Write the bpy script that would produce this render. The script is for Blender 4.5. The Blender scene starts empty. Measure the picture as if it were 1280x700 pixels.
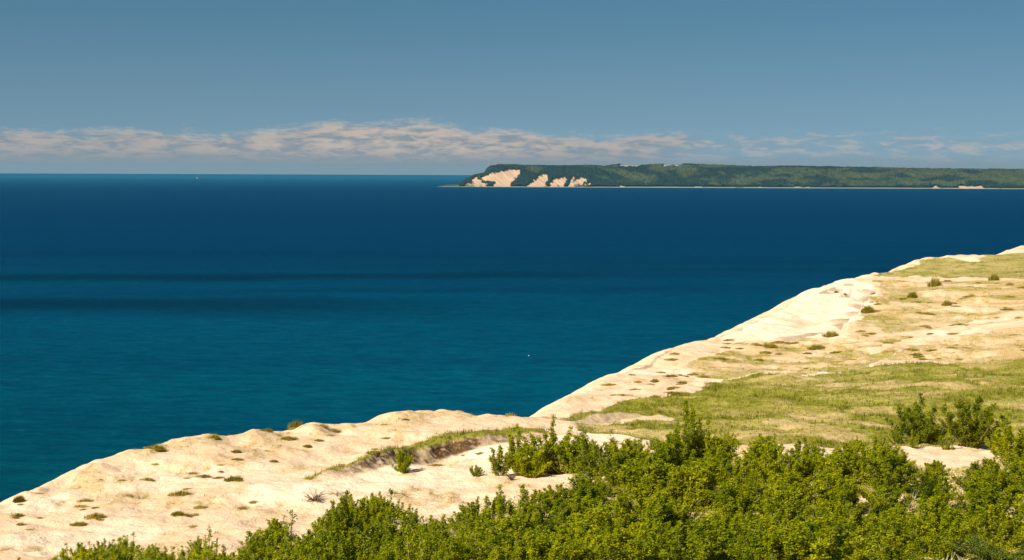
import bpy, math, random
import numpy as np
from mathutils import Matrix, Vector, Euler

rs = np.random.RandomState(7)
random.seed(7)
scene = bpy.context.scene
COL = scene.collection

# ------------------------------------------------------------------ camera
F = 2000.0                      # focal length in pixels of a 1280 wide frame
HC = 110.0                      # eye height above the lake
PITCH = math.atan(132.6 / F)
ROLL = math.radians(0.22)
cam = bpy.data.cameras.new("camera")
camo = bpy.data.objects.new("camera", cam)
COL.objects.link(camo)
cam.sensor_width = 36.0
cam.lens = 36.0 * F / 1280.0
cam.clip_start = 0.5
cam.clip_end = 400000.0
RM = (Matrix.Rotation(math.pi / 2 - PITCH, 3, 'X') @ Matrix.Rotation(ROLL, 3, 'Z'))
camo.matrix_world = Matrix.Translation((0, 0, HC)) @ RM.to_4x4()
scene.camera = camo
R3 = np.array(RM)

def ray(u, v):
    d = R3 @ np.array([(u - 640.0) / F, -(v - 350.0) / F, -1.0])
    return d / d[1]

def at(u, v, Y):
    d = ray(u, v)
    return np.array([d[0] * Y, Y, HC + d[2] * Y])

def proj(x, y, z):
    P = np.stack([x, y, z - HC], -1) @ R3
    w = np.maximum(-P[..., 2], 1.0)
    return 640 + F * P[..., 0] / w, 350 - F * P[..., 1] / w

# ------------------------------------------------------------------ noise
def _h(ix, iy, s):
    n = (ix.astype(np.int64) * 374761393 + iy.astype(np.int64) * 668265263 + s * 1442695041) & 0xffffffff
    n = ((n ^ (n >> 13)) * 1274126177) & 0xffffffff
    n = n ^ (n >> 16)
    return (n & 0xffff) / 65535.0

def vn(x, y, s=0):
    x = np.asarray(x, float); y = np.asarray(y, float)
    ix = np.floor(x); iy = np.floor(y)
    fx = x - ix; fy = y - iy
    fx = fx * fx * fx * (fx * (fx * 6 - 15) + 10); fy = fy * fy * fy * (fy * (fy * 6 - 15) + 10)
    a = _h(ix, iy, s); b = _h(ix + 1, iy, s); c = _h(ix, iy + 1, s); d = _h(ix + 1, iy + 1, s)
    return (a + (b - a) * fx) * (1 - fy) + (c + (d - c) * fx) * fy

def fbm(x, y, s=0, o=4, g=0.5):
    t = 0; a = 1; n = 0
    x = np.asarray(x, float); y = np.asarray(y, float)
    for i in range(o):
        t = t + a * vn(x, y, s + 17 * i); n += a
        x, y = (x * 0.8 - y * 0.6) * 2.03 + 3.1, (x * 0.6 + y * 0.8) * 2.03 + 7.7
        a *= g
    return t / n            # 0..1, mean .5

def ss(x, a, b):
    t = np.clip((x - a) / (b - a), 0, 1)
    return t * t * (3 - 2 * t)

def inpoly(u, v, pts):
    u = np.asarray(u, float); v = np.asarray(v, float)
    r = np.zeros(u.shape, bool)
    n = len(pts)
    for i in range(n):
        x0, y0 = pts[i]; x1, y1 = pts[(i + 1) % n]
        if y0 == y1: continue
        c = ((y0 > v) != (y1 > v)) & (u < (x1 - x0) * (v - y0) / (y1 - y0) + x0)
        r ^= c
    return r

def seg_dist(x, y, pl, want_z=None):
    best = np.full(np.shape(x), 1e12); bz = np.zeros(np.shape(x)); side = np.zeros(np.shape(x)); par = np.zeros(np.shape(x))
    for i in range(len(pl) - 1):
        ax, ay = pl[i][0], pl[i][1]; bx, by = pl[i + 1][0], pl[i + 1][1]
        dx, dy = bx - ax, by - ay
        L = dx * dx + dy * dy
        t = np.clip(((x - ax) * dx + (y - ay) * dy) / L, 0, 1)
        qx = x - ax - t * dx; qy = y - ay - t * dy
        d = qx * qx + qy * qy
        m = d < best
        best = np.where(m, d, best)
        cr = dx * qy - dy * qx
        side = np.where(m, np.sign(cr), side)
        par = np.where(m, i + t, par)
        if want_z is not None:
            bz = np.where(m, want_z[i] * (1 - t) + want_z[i + 1] * t, bz)
    return np.sqrt(best), side, par, bz

# ------------------------------------------------------------------ dune terrain
EDGE_PX = [(0, 630, 122), (30, 619, 125), (75, 606, 129), (130, 579, 138), (200, 561, 143), (260, 547, 148),
           (300, 541, 152), (370, 531, 155), (430, 529, 157), (455, 529, 159), (490, 520, 162), (520, 517, 165),
           (560, 511, 168), (600, 517, 166), (640, 519, 165), (676, 521, 166), (692, 511, 172), (730, 491, 188),
           (780, 467, 212), (850, 434, 245), (905, 419, 262), (960, 395, 290), (1010, 366, 325), (1060, 350, 350),
           (1110, 341, 372), (1150, 326, 395), (1170, 321, 405), (1230, 321, 440), (1247, 320, 500), (1264, 312, 530),
           (1282, 306, 560), (1330, 297, 640)]
E3 = [at(*p) for p in EDGE_PX]
EDGE = [(-150, -200, 84), (-110, -60, 86), (-82, 50, 86), (-58, 95, 85)] + [tuple(p) for p in E3] + [(330, 860, 60), (760, 1400, 50)]
EDGE_Z = [p[2] for p in EDGE]
LAND_POLY = [(p[0], p[1]) for p in EDGE] + [(1500, 1400), (1500, -200)]
CP = [tuple(p) for p in E3]
for u in (-150, 100, 320, 560, 800, 1040, 1280, 1500):
    for v, Y in ((700, 100), (640, 118), (600, 131)):
        if u < 0 and v < 650: continue
        CP.append(tuple(at(u, v, Y)))
for (u, v, Y) in [(150, 620, 124), (300, 580, 138), (450, 560, 147), (560, 537, 156), (700, 545, 156), (800, 545, 158), (900, 550, 156),
                  (1040, 552, 156), (1180, 555, 155), (1400, 560, 154), (860, 505, 181), (1000, 505, 180), (1280, 505, 178),
                  (1500, 505, 178), (900, 470, 214), (1060, 468, 212), (1250, 462, 212), (1500, 460, 212), (960, 440, 240),
                  (1100, 432, 242), (1280, 425, 240), (1500, 420, 240), (1050, 412, 262), (1180, 395, 275), (1100, 375, 308),
                  (1280, 375, 295), (1500, 372, 295), (1190, 350, 345), (1280, 345, 350), (1500, 340, 350), (1280, 322, 435),
                  (1400, 318, 440), (1000, 405, 278), (1040, 385, 300)]:
    CP.append(tuple(at(u, v, Y)))
CP += [(0, 0, 108.2), (35, 0, 107.5), (-35, 0, 107), (0, -50, 107), (0, 22, 104.2), (0, 45, 97.0), (30, 45, 97.6), (-30, 45, 95), (0, 70, 91.0), (40, 70, 91.5),
       (-35, 70, 89), (90, 60, 93), (90, 0, 105), (300, 600, 80), (400, 250, 92), (300, 100, 90), (-90, 0, 90), (500, 900, 66), (330, 900, 66), (400, 1400, 50), (230, 480, 85),
       (-80, -100, 92), (150, -100, 100)]
CP = np.array(CP)
SC = 100.0
def _phi(r2):
    return np.where(r2 > 1e-12, 0.5 * r2 * np.log(np.maximum(r2, 1e-12)), 0.0)
def _tps_fit(P, lam=0.0004):
    X = P[:, :2] / SC
    r2 = ((X[:, None, :] - X[None, :, :]) ** 2).sum(-1)
    K = _phi(r2) + lam * np.eye(len(P))
    A = np.zeros((len(P) + 3, len(P) + 3))
    Q = np.c_[np.ones(len(P)), X]
    A[:len(P), :len(P)] = K; A[:len(P), len(P):] = Q; A[len(P):, :len(P)] = Q.T
    return X, np.linalg.solve(A, np.r_[P[:, 2], 0, 0, 0])
TX, TW = _tps_fit(CP)
def base_z(x, y):
    x = np.asarray(x, float); y = np.asarray(y, float)
    xs = x / SC; ys = y / SC
    z = TW[-3] + TW[-2] * xs + TW[-1] * ys
    for i in range(len(TX)):
        z = z + TW[i] * _phi((xs - TX[i, 0]) ** 2 + (ys - TX[i, 1]) ** 2)
    return z

def hit(u, v, zf=None, y0=60.0, y1=560.0):
    """point of the smooth ground seen at a pixel of the photograph"""
    d = ray(u, v)
    Y = np.arange(y0, y1, 0.5)
    z = base_z(d[0] * Y, Y)
    below = np.nonzero(HC + d[2] * Y < z)[0]
    k = below[0] if len(below) else len(Y) - 1
    return d[0] * Y[k], Y[k]

# scarp lip of the blowout
LIP_PX = [(380, 599, .03), (410, 592, .2), (440, 585, .45), (480, 573, .95), (520, 561, 1.0), (560, 553, .8), (600, 548, .5), (645, 543, .3), (690, 541, .1)]
LIP = [hit(u, v) for u, v, h in LIP_PX]
LIPH = [h for _, _, h in LIP_PX]
# second small scarp at the left end of the grass flat
LIP2_PX = [(712, 527, .05), (735, 520, .35), (775, 515, .5), (820, 518, .35), (850, 527, .05)]
LIP2 = [hit(u, v) for u, v, h in LIP2_PX]
LIP2H = [h for _, _, h in LIP2_PX]
# rim of the white bowl on the far dune
RIM_PX = [(1020, 368, .0), (1062, 356, .3), (1098, 364, 1.2), (1085, 380, 1.5), (1062, 403, 1.2), (1050, 415, .4), (1000, 424, .1)]
RIM = [hit(u, v) for u, v, h in RIM_PX]
RIMH = [h for _, _, h in RIM_PX]

def ground(x, y, detail=True):
    x = np.asarray(x, float); y = np.asarray(y, float)
    far_ = ss(y, 600, 850)
    zb = base_z(x, y) * (1 - far_) + 60 * far_
    land = inpoly(x, y, LAND_POLY)
    ed, sd, par, ez = seg_dist(x, y, EDGE, EDGE_Z)
    hum = (fbm(x / 9.0, y / 7.0, 3, 4) - .5) * 1.5 + (fbm(x / 2.2, y / 2.0, 9, 3) - .5) * .42
    z = zb + hum * np.where(y < 60, .5, 1)
    # crest hummocks
    crm = ss(4 - x, 0, 9) * ss(195 - y, 0, 20)
    cr = (fbm(x / 3.3, y / 5.0, 31, 3) - .42) * 1.2
    z = z + cr * np.exp(-(ed / 3.5) ** 2) * crm
    # scarp 1
    d1, s1, p1, h1 = seg_dist(x, y, LIP, LIPH)
    d1 = d1 + (fbm(x / 1.1, y / 1.1, 51, 3) - .5) * .9
    near = s1 < 0
    z = z + np.where(near, -h1 * ss(d1, 0, 1.8) * np.exp(-(np.maximum(d1 - 1, 0) / 13.0) ** 2), 0)
    z = z + h1 * .35 * np.exp(-(d1 / 2.2) ** 2) * (~near)+ np.where(near, h1 * .35 * (1 - ss(d1, 0, .5)), 0)
    d2, s2, p2, h2 = seg_dist(x, y, LIP2, LIP2H)
    d2 = d2 + (fbm(x / 1.1, y / 1.1, 57, 3) - .5) * .8
    z = z + np.where(s2 < 0, -h2 * ss(d2, 0, 1.8) * np.exp(-(np.maximum(d2 - 1, 0) / 9.0) ** 2), 0)
    d3, s3, p3, h3 = seg_dist(x, y, RIM, RIMH)
    d3 = d3 + (fbm(x / 3, y / 3, 61, 3) - .5) * 3.0
    z = z + ss(ed, 1, 14) * np.where(s3 < 0, -h3 * ss(d3, 0, 9) * np.exp(-(np.maximum(d3 - 6, 0) / 30.0) ** 2), h3 * .5 * np.exp(-(d3 / 7.) ** 2))
    # bluff
    rough = (fbm(x / 12, y / 12, 77, 4) - .5) * 5
    zo = ez + hum + cr * crm * np.exp(-(ed / 3.5) ** 2) - .72 * (np.sqrt(ed ** 2 + 6.0) - 2.45) + rough * ss(ed, 4, 40)
    zin = z
    z = np.where(land, zin, zo)
    return np.maximum(z, -6), zb, land, ed, (d1, near, h1, p1), (d2, s2 < 0, h2), (d3, s3 < 0)

POLY = dict(
    flat=[(716, 528), (740, 514), (770, 507), (850, 493), (880, 480), (930, 471), (1000, 469), (1060, 463), (1130, 455), (1200, 452),
          (1400, 446), (1400, 556), (1200, 560), (1130, 560), (1050, 561), (960, 560), (860, 558), (800, 549), (720, 540)],
    topband=[(1085, 346), (1110, 340), (1150, 329), (1185, 322), (1215, 327), (1245, 318), (1400, 316), (1400, 352), (1280, 350), (1230, 346), (1190, 347), (1140, 346)],
    dotted=[(1100, 448), (1150, 430), (1200, 415), (1290, 402), (1400, 398), (1400, 446), (1200, 452)],
    right=[(1095, 352), (1400, 350), (1400, 405), (1200, 412), (1060, 420), (1075, 395), (1100, 372)],
    low=[(880, 470), (850, 455), (930, 430), (1060, 422), (1160, 418), (1120, 440), (1080, 462), (950, 470)],
    white=[(900, 421), (960, 394), (1010, 364), (1060, 346), (1097, 362), (1080, 385), (1058, 413), (1000, 424), (930, 427)],
    track1=[(1080, 437), (1150, 420), (1290, 397), (1400, 390), (1400, 396), (1290, 404), (1160, 428), (1090, 442)],
    track2=[(1120, 416), (1200, 404), (1290, 388), (1400, 380), (1400, 383), (1290, 391), (1210, 408), (1150, 419)],
    strip=[(690, 556), (760, 548), (860, 556), (960, 553), (1100, 551), (1200, 549), (1290, 556), (1290, 572), (960, 566), (760, 566)],
)

def cover(x, y, zb, land, ed, a1, a2, a3):
    """plan layout of what grows where: green, dry, dirt cover (0..1)"""
    u, v = proj(x, y, zb)
    k = F / np.maximum(y, 20)
    n1 = fbm(x / 6, y / 9, 101, 4) - .5
    n2 = fbm(x / 2.0, y / 3.0, 111, 4) - .5
    uu = u + n1 * 8 * k * .5; vv = v + n1 * 1.1 * k * .25 * 2 + n2 * .3 * k
    P = lambda n: inpoly(uu, vv, POLY[n])
    big = fbm(x / 5.0, y / 7.0, 131, 3)
    str_ = fbm(x / 4.5, y / 3.0, 141, 4)
    spk = fbm(x / .9, y / 2.2, 145, 3, .7)
    g = np.zeros(x.shape); t = np.zeros(x.shape); d = np.zeros(x.shape)
    # left sand: faint dry patches
    lf = ss(fbm(x / 5.5, y / 6.5, 151, 5, .6), .50, .66)
    t = np.maximum(t, .85 * lf * (.35 + .65 * ss(spk, .42, .6)))
    # flat
    m = P('flat')
    gg = .62 + .38 * ss(fbm(x / 6.5, y / 3.0, 142, 4, .6), .42, .56)
    bare = ss(fbm(x / 8, y / 3.6, 161, 4), .56, .66)
    g = np.where(m, gg * (1 - .6 * bare), g); t = np.where(m, .85 + .15 * big, t)
    m = P('low')
    g = np.where(m, .5 * ss(str_, .46, .6), g); t = np.where(m, (.65 + .5 * ss(big, .35, .65)) * (.6 + .6 * ss(spk, .4, .6)), t)
    m = P('right')
    g = np.where(m, .42 * ss(fbm(x / 7, y / 6, 146, 4), .45, .6), g); t = np.where(m, (.6 + .6 * ss(fbm(x / 9, y / 11, 171, 4), .38, .54)) * (.5 + .7 * ss(spk, .4, .58)), t)
    m = P('topband')
    g = np.where(m, .5 + .35 * ss(str_, .45, .6), g); t = np.where(m, .7, t)
    m = P('dotted')
    g = np.where(m, .3 * ss(str_, .45, .6), g); t = np.where(m, .3 + .8 * ss(spk, .42, .56), t)
    for nm, k_ in (('white', .06), ('track1', .12), ('track2', .2)):
        m = P(nm); g = np.where(m, g * k_, g); t = np.where(m, t * k_, t)
    # second left dune area
    m = (u < 690) & (ed < 9) & land & (y < 175)
    t = np.where(m, np.maximum(t, .75 * ss(fbm(x / 2.5, y / 2.5, 181, 3), .42, .6) * np.exp(-(ed / 6) ** 2)), t)
    # grass on lip
    d1, near, h1, p1 = a1
    lipg = np.where(near, ss(.35 - d1, 0, .2), ss(np.minimum(.5 + p1 * .28, 2.0) - d1, 0, .8)) * ((p1 > .02) & (p1 < 7.95))
    g = np.maximum(g, lipg * .95); t = np.maximum(t, lipg)
    # exposed dirt under the lip
    dd = np.where(near, ss(d1, .15, .4) * ss(2.0 - d1, 0, .8), 0) * np.clip(h1 * 1.6, 0, 1) * (.5 + .6 * ss(fbm((x + y * .5) / 1.6, (y - .3 * x) / .45, 191, 5, .6), .36, .56))
    d = np.maximum(d, dd)
    d2, near2, h2 = a2
    d = np.maximum(d, np.where(near2, ss(3.2 - d2, 0, 1.5), 0) * np.clip(h2 * 2, 0, 1) * .4)
    g = np.where(near2 & (h2 > .08) & (d2 < 3.4), g * .15, g); t = np.where(near2 & (d2 < 3.4), t * .4, t)
    g = np.maximum(g, np.where(~near2, ss(2.0 - d2, 0, 1) * .9 * (h2 > .08), 0))
    d3, near3 = a3
    rimd = ss(4.5 - d3, 0, 3) * (fbm(x / 2.5, y / 6, 195, 3) > .47)
    d = np.maximum(d, rimd * .55 * near3 * (y > 240))
    # under the thicket: litter and low growth
    sk = np.interp(u, SKY_U, SKY_V)
    base_ok = ss(v - sk, 30, 60) * (y < 158) * land
    lit = base_ok * ss(fbm(x / 2.4, y / 2.4, 201, 4), .36, .52)
    g = np.maximum(g, lit * .75); t = np.maximum(t, lit * .9)
    t = np.where(land, t, 0.25 * lf); g = np.where(land | (ed < 1.5), g, 0)
    pale = np.maximum(P('white') * .8 * ss(fbm(x / 5, y / 14, 225, 4), .22, .5), np.where(near & (h1 > .02), np.exp(-(np.maximum(d1 - 6, 0) / 6.) ** 2) * ss(d1, 1, 3) * .75, 0))
    pale = np.maximum(pale, .6 * ss(fbm(x / 10, y / 12, 221, 3), .5, .65)) * (1 - np.clip(t + g, 0, 1) * .5)
    return g, t, d, pale

# skyline of the foreground thicket in the photograph (where its tops reach)
SKY = [(-300, 760), (-60, 712), (20, 698), (60, 690), (80, 676), (120, 672), (160, 664), (200, 680), (250, 666), (290, 684), (310, 664), (345, 645),
       (380, 664), (430, 618), (470, 612), (505, 622), (530, 640), (560, 640), (590, 620), (625, 608), (660, 600), (680, 612), (700, 590),
       (715, 560), (730, 545), (760, 536), (800, 545), (830, 536), (905, 534), (930, 544), (960, 540), (1010, 542), (1040, 552), (1085, 542),
       (1110, 548), (1130, 560), (1165, 572), (1240, 566), (1265, 540), (1300, 530), (1500, 540), (1800, 560)]
SKY_U = [a for a, b in SKY]; SKY_V = [b for a, b in SKY]

# ------------------------------------------------------------------ helpers: meshes and tags
def mesh_np(name, V, Fc, mat=None, colors=None, smooth=False, attr="tint"):
    me = bpy.data.meshes.new(name)
    V = np.ascontiguousarray(V, dtype=np.float32)
    Fc = np.ascontiguousarray(Fc, dtype=np.int32)
    n = Fc.shape[1]
    me.vertices.add(len(V)); me.vertices.foreach_set("co", V.ravel())
    me.loops.add(Fc.size); me.loops.foreach_set("vertex_index", Fc.ravel())
    me.polygons.add(len(Fc)); me.polygons.foreach_set("loop_start", np.arange(0, Fc.size, n, dtype=np.int32))
    if smooth: me.polygons.foreach_set("use_smooth", np.ones(len(Fc), dtype=bool))
    me.update(calc_edges=True)
    if colors is not None:
        c = np.ones((len(V), 4), np.float32); c[:, :colors.shape[1]] = colors
        a = me.color_attributes.new(attr, 'FLOAT_COLOR', 'POINT'); a.data.foreach_set("color", c.ravel())
    if mat: me.materials.append(mat)
    return me

def obj(name, me, parent=None, loc=(0, 0, 0)):
    o = bpy.data.objects.new(name, me); COL.objects.link(o); o.location = loc
    if parent: o.parent = parent
    return o

def tag(o, label=None, cat=None, group=None, kind=None):
    if label: o["label"] = label
    if cat: o["category"] = cat
    if group: o["group"] = group
    if kind: o["kind"] = kind
    return o

def grid_faces(nr, nc):
    i = np.arange(nr - 1)[:, None] * nc + np.arange(nc - 1)[None, :]
    return np.stack([i, i + 1, i + nc + 1, i + nc], -1).reshape(-1, 4)

# ------------------------------------------------------------------ materials
def new_mat(name):
    m = bpy.data.materials.new(name); m.use_nodes = True
    nt = m.node_tree; nt.nodes.clear()
    out = nt.nodes.new("ShaderNodeOutputMaterial")
    return m, nt, out

class NB:
    """tiny node builder"""
    def __init__(s, nt): s.nt = nt
    def n(s, t, **k):
        nd = s.nt.nodes.new(t)
        for a, b in k.items(): setattr(nd, a, b)
        return nd
    def l(s, a, b): s.nt.links.new(a, b)
    def m(s, op, a, b=None, c=None, clamp=False):
        nd = s.n("ShaderNodeMath", operation=op); nd.use_clamp = clamp
        for i, q in enumerate((a, b, c)):
            if q is None: continue
            if isinstance(q, (int, float)): nd.inputs[i].default_value = q
            else: s.l(q, nd.inputs[i])
        return nd.outputs[0]
    def mix(s, f, a, b, blend='MIX'):
        nd = s.n("ShaderNodeMix", data_type='RGBA', blend_type=blend)
        for sock, q in ((nd.inputs[0], f), (nd.inputs[6], a), (nd.inputs[7], b)):
            if isinstance(q, (int, float)): sock.default_value = q
            elif isinstance(q, tuple): sock.default_value = (*q, 1)
            else: s.l(q, sock)
        return nd.outputs[2]
    def noise(s, vec, scale, detail=4, rough=.55, dist=0):
        nd = s.n("ShaderNodeTexNoise"); nd.inputs["Scale"].default_value = scale
        nd.inputs["Detail"].default_value = detail; nd.inputs["Roughness"].default_value = rough
        nd.inputs["Distortion"].default_value = dist
        if vec is not None: s.l(vec, nd.inputs["Vector"])
        return nd.outputs[0]
    def ramp(s, f, a, b, v0=0., v1=1.):
        nd = s.n("ShaderNodeMapRange", interpolation_type='SMOOTHSTEP')
        s.l(f, nd.inputs[0]); nd.inputs[1].default_value = a; nd.inputs[2].default_value = b
        nd.inputs[3].default_value = v0; nd.inputs[4].default_value = v1
        return nd.outputs[0]
    def mapping(s, vec, scale=(1, 1, 1), rot=(0, 0, 0), loc=(0, 0, 0)):
        nd = s.n("ShaderNodeMapping"); nd.inputs["Scale"].default_value = scale; nd.inputs["Rotation"].default_value = rot
        nd.inputs["Location"].default_value = loc
        s.l(vec, nd.inputs["Vector"]); return nd.outputs[0]

SAND = (0.64, 0.455, 0.305)
def sand_material():
    m, nt, out = new_mat("dune_sand"); b = NB(nt)
    co = b.n("ShaderNodeTexCoord").outputs["Object"]
    at_ = b.n("ShaderNodeVertexColor"); at_.layer_name = "cover"
    sp = b.n("ShaderNodeSeparateColor"); b.l(at_.outputs[0], sp.inputs[0])
    G, T, D = sp.outputs[0], sp.outputs[1], sp.outputs[2]
    n1 = b.noise(co, .35, 5, .6); n2 = b.noise(co, 2.2, 5, .65); n3 = b.noise(co, 7.0, 3, .6)
    sand = b.mix(b.ramp(n1, .3, .7), SAND, (0.58, 0.40, 0.25))
    A = b.m('MULTIPLY', at_.outputs[1], b.ramp(n1, .2, .6, .6, 1))
    sand = b.mix(A, sand, (0.76, 0.60, 0.44))
    sand = b.mix(b.ramp(n2, .52, .72, 0, .32), sand, (0.44, 0.32, 0.19))
    sand = b.mix(b.ramp(n3, .62, .72, 0, .6), sand, (0.30, 0.24, 0.13))
    dry = b.mix(b.ramp(n2, .35, .65), (0.36, 0.27, 0.036), (0.25, 0.185, 0.018))
    tan = b.mix(b.ramp(n2, .35, .65), (0.45, 0.31, 0.125), (0.33, 0.225, 0.065))
    dry = b.mix(b.ramp(G, .25, .5), tan, dry)
    tf = b.m('MULTIPLY', T, b.ramp(n3, .30, .62, .25, 1.05), clamp=True)
    c = b.mix(tf, sand, dry)
    green = b.mix(b.ramp(n2, .35, .65), (0.20, 0.19, 0.008), (0.11, 0.12, 0.003))
    gf = b.m('MULTIPLY', G, b.ramp(n3, .25, .6, .5, 1.1), clamp=True)
    c = b.mix(gf, c, green)
    dirt = b.mix(b.ramp(n3, .45, .72), (0.065, 0.036, 0.014), (0.24, 0.13, 0.055))
    c = b.mix(D, c, dirt)
    bs = b.n("ShaderNodeBsdfPrincipled"); b.l(c, bs.inputs["Base Color"]); bs.inputs["Roughness"].default_value = .9
    bs.inputs["Specular IOR Level"].default_value = .15
    bh = b.m('ADD', b.m('MULTIPLY', n2, .5), b.m('MULTIPLY', n3, .16))
    bp = b.n("ShaderNodeBump"); bp.inputs["Distance"].default_value = .6; bp.inputs["Strength"].default_value = .65
    b.l(bh, bp.inputs["Height"]); b.l(bp.outputs[0], bs.inputs["Normal"])
    b.l(bs.outputs[0], out.inputs[0])
    return m

def leaf_material(name, c0, c1, c2, trans=.35):
    m, nt, out = new_mat(name); b = NB(nt)
    a = b.n("ShaderNodeVertexColor"); a.layer_name = "tint"
    sp = b.n("ShaderNodeSeparateColor"); b.l(a.outputs[0], sp.inputs[0])
    oi = b.n("ShaderNodeObjectInfo").outputs["Random"]
    f = b.m('ADD', b.m('MULTIPLY', sp.outputs[0], .8), b.m('MULTIPLY', b.m('SUBTRACT', oi, .15), .40), clamp=True)
    c = b.mix(b.ramp(f, 0, .5), c0, c1); c = b.mix(b.ramp(f, .5, 1), c, c2)
    d = b.n("ShaderNodeBsdfPrincipled"); b.l(c, d.inputs["Base Color"]); d.inputs["Roughness"].default_value = .55
    d.inputs["Specular IOR Level"].default_value = .12
    t = b.n("ShaderNodeBsdfTranslucent"); ct = b.mix(1.0, c, (1.25, 1.2, .5), 'MULTIPLY'); b.l(ct, t.inputs[0])
    mx = b.n("ShaderNodeMixShader"); mx.inputs[0].default_value = trans
    b.l(d.outputs[0], mx.inputs[1]); b.l(t.outputs[0], mx.inputs[2]); b.l(mx.outputs[0], out.inputs[0])
    return m

def plain_material(name, c0, c1, scale=3., rough=.8, bump=0.):
    m, nt, out = new_mat(name); b = NB(nt)
    co = b.n("ShaderNodeTexCoord").outputs["Object"]
    n = b.noise(co, scale, 4)
    bs = b.n("ShaderNodeBsdfPrincipled"); b.l(b.mix(b.ramp(n, .35, .65), c0, c1), bs.inputs["Base Color"])
    bs.inputs["Roughness"].default_value = rough; bs.inputs["Specular IOR Level"].default_value = .3
    if bump:
        bp = b.n("ShaderNodeBump"); bp.inputs["Distance"].default_value = bump; b.l(n, bp.inputs["Height"]); b.l(bp.outputs[0], bs.inputs["Normal"])
    b.l(bs.outputs[0], out.inputs[0])
    return m

M_SAND = sand_material()
M_LEAF = leaf_material("poplar_leaf", (0.110, 0.160, 0.003), (0.265, 0.300, 0.003), (0.48, 0.465, 0.010), .58)
M_LEAFD = leaf_material("dark_shrub_leaf", (0.060, 0.100, 0.004), (0.150, 0.190, 0.005), (0.30, 0.30, 0.010), .5)
M_NEEDLE = leaf_material("juniper_needle", (0.025, 0.045, 0.006), (0.07, 0.10, 0.008), (0.20, 0.19, 0.012), .1)
M_GRASS = leaf_material("green_grass_blade", (0.075, 0.085, 0.003), (0.17, 0.165, 0.006), (0.34, 0.28, 0.03), .3)
M_DRY = leaf_material("dry_grass_blade", (0.12, 0.095, 0.010), (0.23, 0.175, 0.018), (0.38, 0.295, 0.045), .25)
M_TUFT = leaf_material("tuft_blade", (0.10, 0.080, 0.008), (0.21, 0.17, 0.016), (0.38, 0.29, 0.065), .2)
M_BARK = plain_material("grey_bark", (0.16, 0.13, 0.09), (0.30, 0.25, 0.17), 6)
M_DEAD = plain_material("weathered_wood", (0.20, 0.14, 0.085), (0.36, 0.28, 0.18), 5)
M_DARKWOOD = plain_material("dark_dead_wood", (0.07, 0.05, 0.03), (0.16, 0.11, 0.06), 5)

# ------------------------------------------------------------------ build terrain mesh
def spaced(parts):
    r = []
    for a, b_, s in parts: r.append(np.arange(a, b_, s))
    return np.concatenate(r)
tcols = np.concatenate([np.linspace(-1.1, -.30, 90, endpoint=False), np.linspace(-.30, .30, 860, endpoint=False), np.linspace(.30, 1.3, 110)])
yrows = spaced([(-60, 20, 3.), (20, 90, 1.0), (90, 200, .22), (200, 300, .4), (300, 460, .8), (460, 640, 2), (640, 1000, 8), (1000, 1400, 25)])
YY = np.repeat(yrows[:, None], len(tcols), 1)
XX = tcols[None, :] * (YY + 40 * np.exp(-np.maximum(YY, 0) / 60.) + 25 * (YY < 0) + np.where(YY < 0, -YY, 0) * 1.5)
ZZ, ZB, LAND, ED, A1, A2, A3 = ground(XX, YY)
G, T, D, PALE = cover(XX, YY, ZB, LAND, ED, A1, A2, A3)
V = np.stack([XX, YY, ZZ], -1).reshape(-1, 3)
Fc = grid_faces(len(yrows), len(tcols))
zq = ZZ.ravel()[Fc].max(1)
Fc = Fc[zq > -5.5]
me = mesh_np("dunes", V, Fc, M_SAND, np.stack([G, T, D, PALE], -1).reshape(-1, 4), True, "cover")
tag(obj("dunes", me), kind="structure")

def gz(x, y):
    return float(ground(np.array([x]), np.array([y]))[0][0])

def hit2(u, v, y0=60.0, y1=600.0):
    d = ray(u, v); Y = np.arange(y0, y1, 0.25)
    z = ground(d[0] * Y, Y)[0]
    below = np.nonzero(HC + d[2] * Y < z)[0]
    if not len(below):
        k = int(np.argmin(HC + d[2] * Y - z))
    else: k = below[0]
    return d[0] * Y[k], Y[k], float(z[k])

# ------------------------------------------------------------------ grass (stuff)
def blades(px, py, pz, n, h, spread, width, lean, tcol, rnd):
    """n blades per clump, as tapered bent quads/tri (2 segments)"""
    N = len(px)
    h = np.broadcast_to(h, (N,)); spread = np.broadcast_to(spread, (N,))
    bx = np.repeat(px, n) + rnd.normal(0, 1, N * n) * np.repeat(spread, n)
    by = np.repeat(py, n) + rnd.normal(0, 1, N * n) * np.repeat(spread, n)
    bz = np.repeat(pz, n) - .04
    hh = np.repeat(h, n) * rnd.uniform(.55, 1.15, N * n)
    a = rnd.uniform(0, 2 * np.pi, N * n)
    wx, wy = np.cos(a) * width / 2, np.sin(a) * width / 2
    la = rnd.uniform(0, 2 * np.pi, N * n); ll = hh * lean * rnd.uniform(.3, 1.2, N * n)
    lx, ly = np.cos(la) * ll + hh * .18, np.sin(la) * ll
    p0 = np.stack([bx - wx, by - wy, bz], -1); p1 = np.stack([bx + wx, by + wy, bz], -1)
    p2 = np.stack([bx + wx * .7 + lx * .35, by + wy * .7 + ly * .35, bz + hh * .6], -1)
    p3 = np.stack([bx - wx * .7 + lx * .35, by - wy * .7 + ly * .35, bz + hh * .6], -1)
    p4 = np.stack([bx + lx, by + ly, bz + hh], -1)
    Vv = np.stack([p0, p1, p2, p3, p4], 1).reshape(-1, 3)
    i = np.arange(N * n) * 5
    Ff = np.concatenate([np.stack([i, i + 1, i + 2], -1), np.stack([i, i + 2, i + 3], -1), np.stack([i + 3, i + 2, i + 4], -1)])
    tc = np.repeat(tcol, n) + rnd.uniform(-.25, .25, N * n)
    tc = np.repeat(np.clip(tc, 0, 1), 5)
    return Vv, Ff, np.stack([tc, tc, tc], -1)

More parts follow.
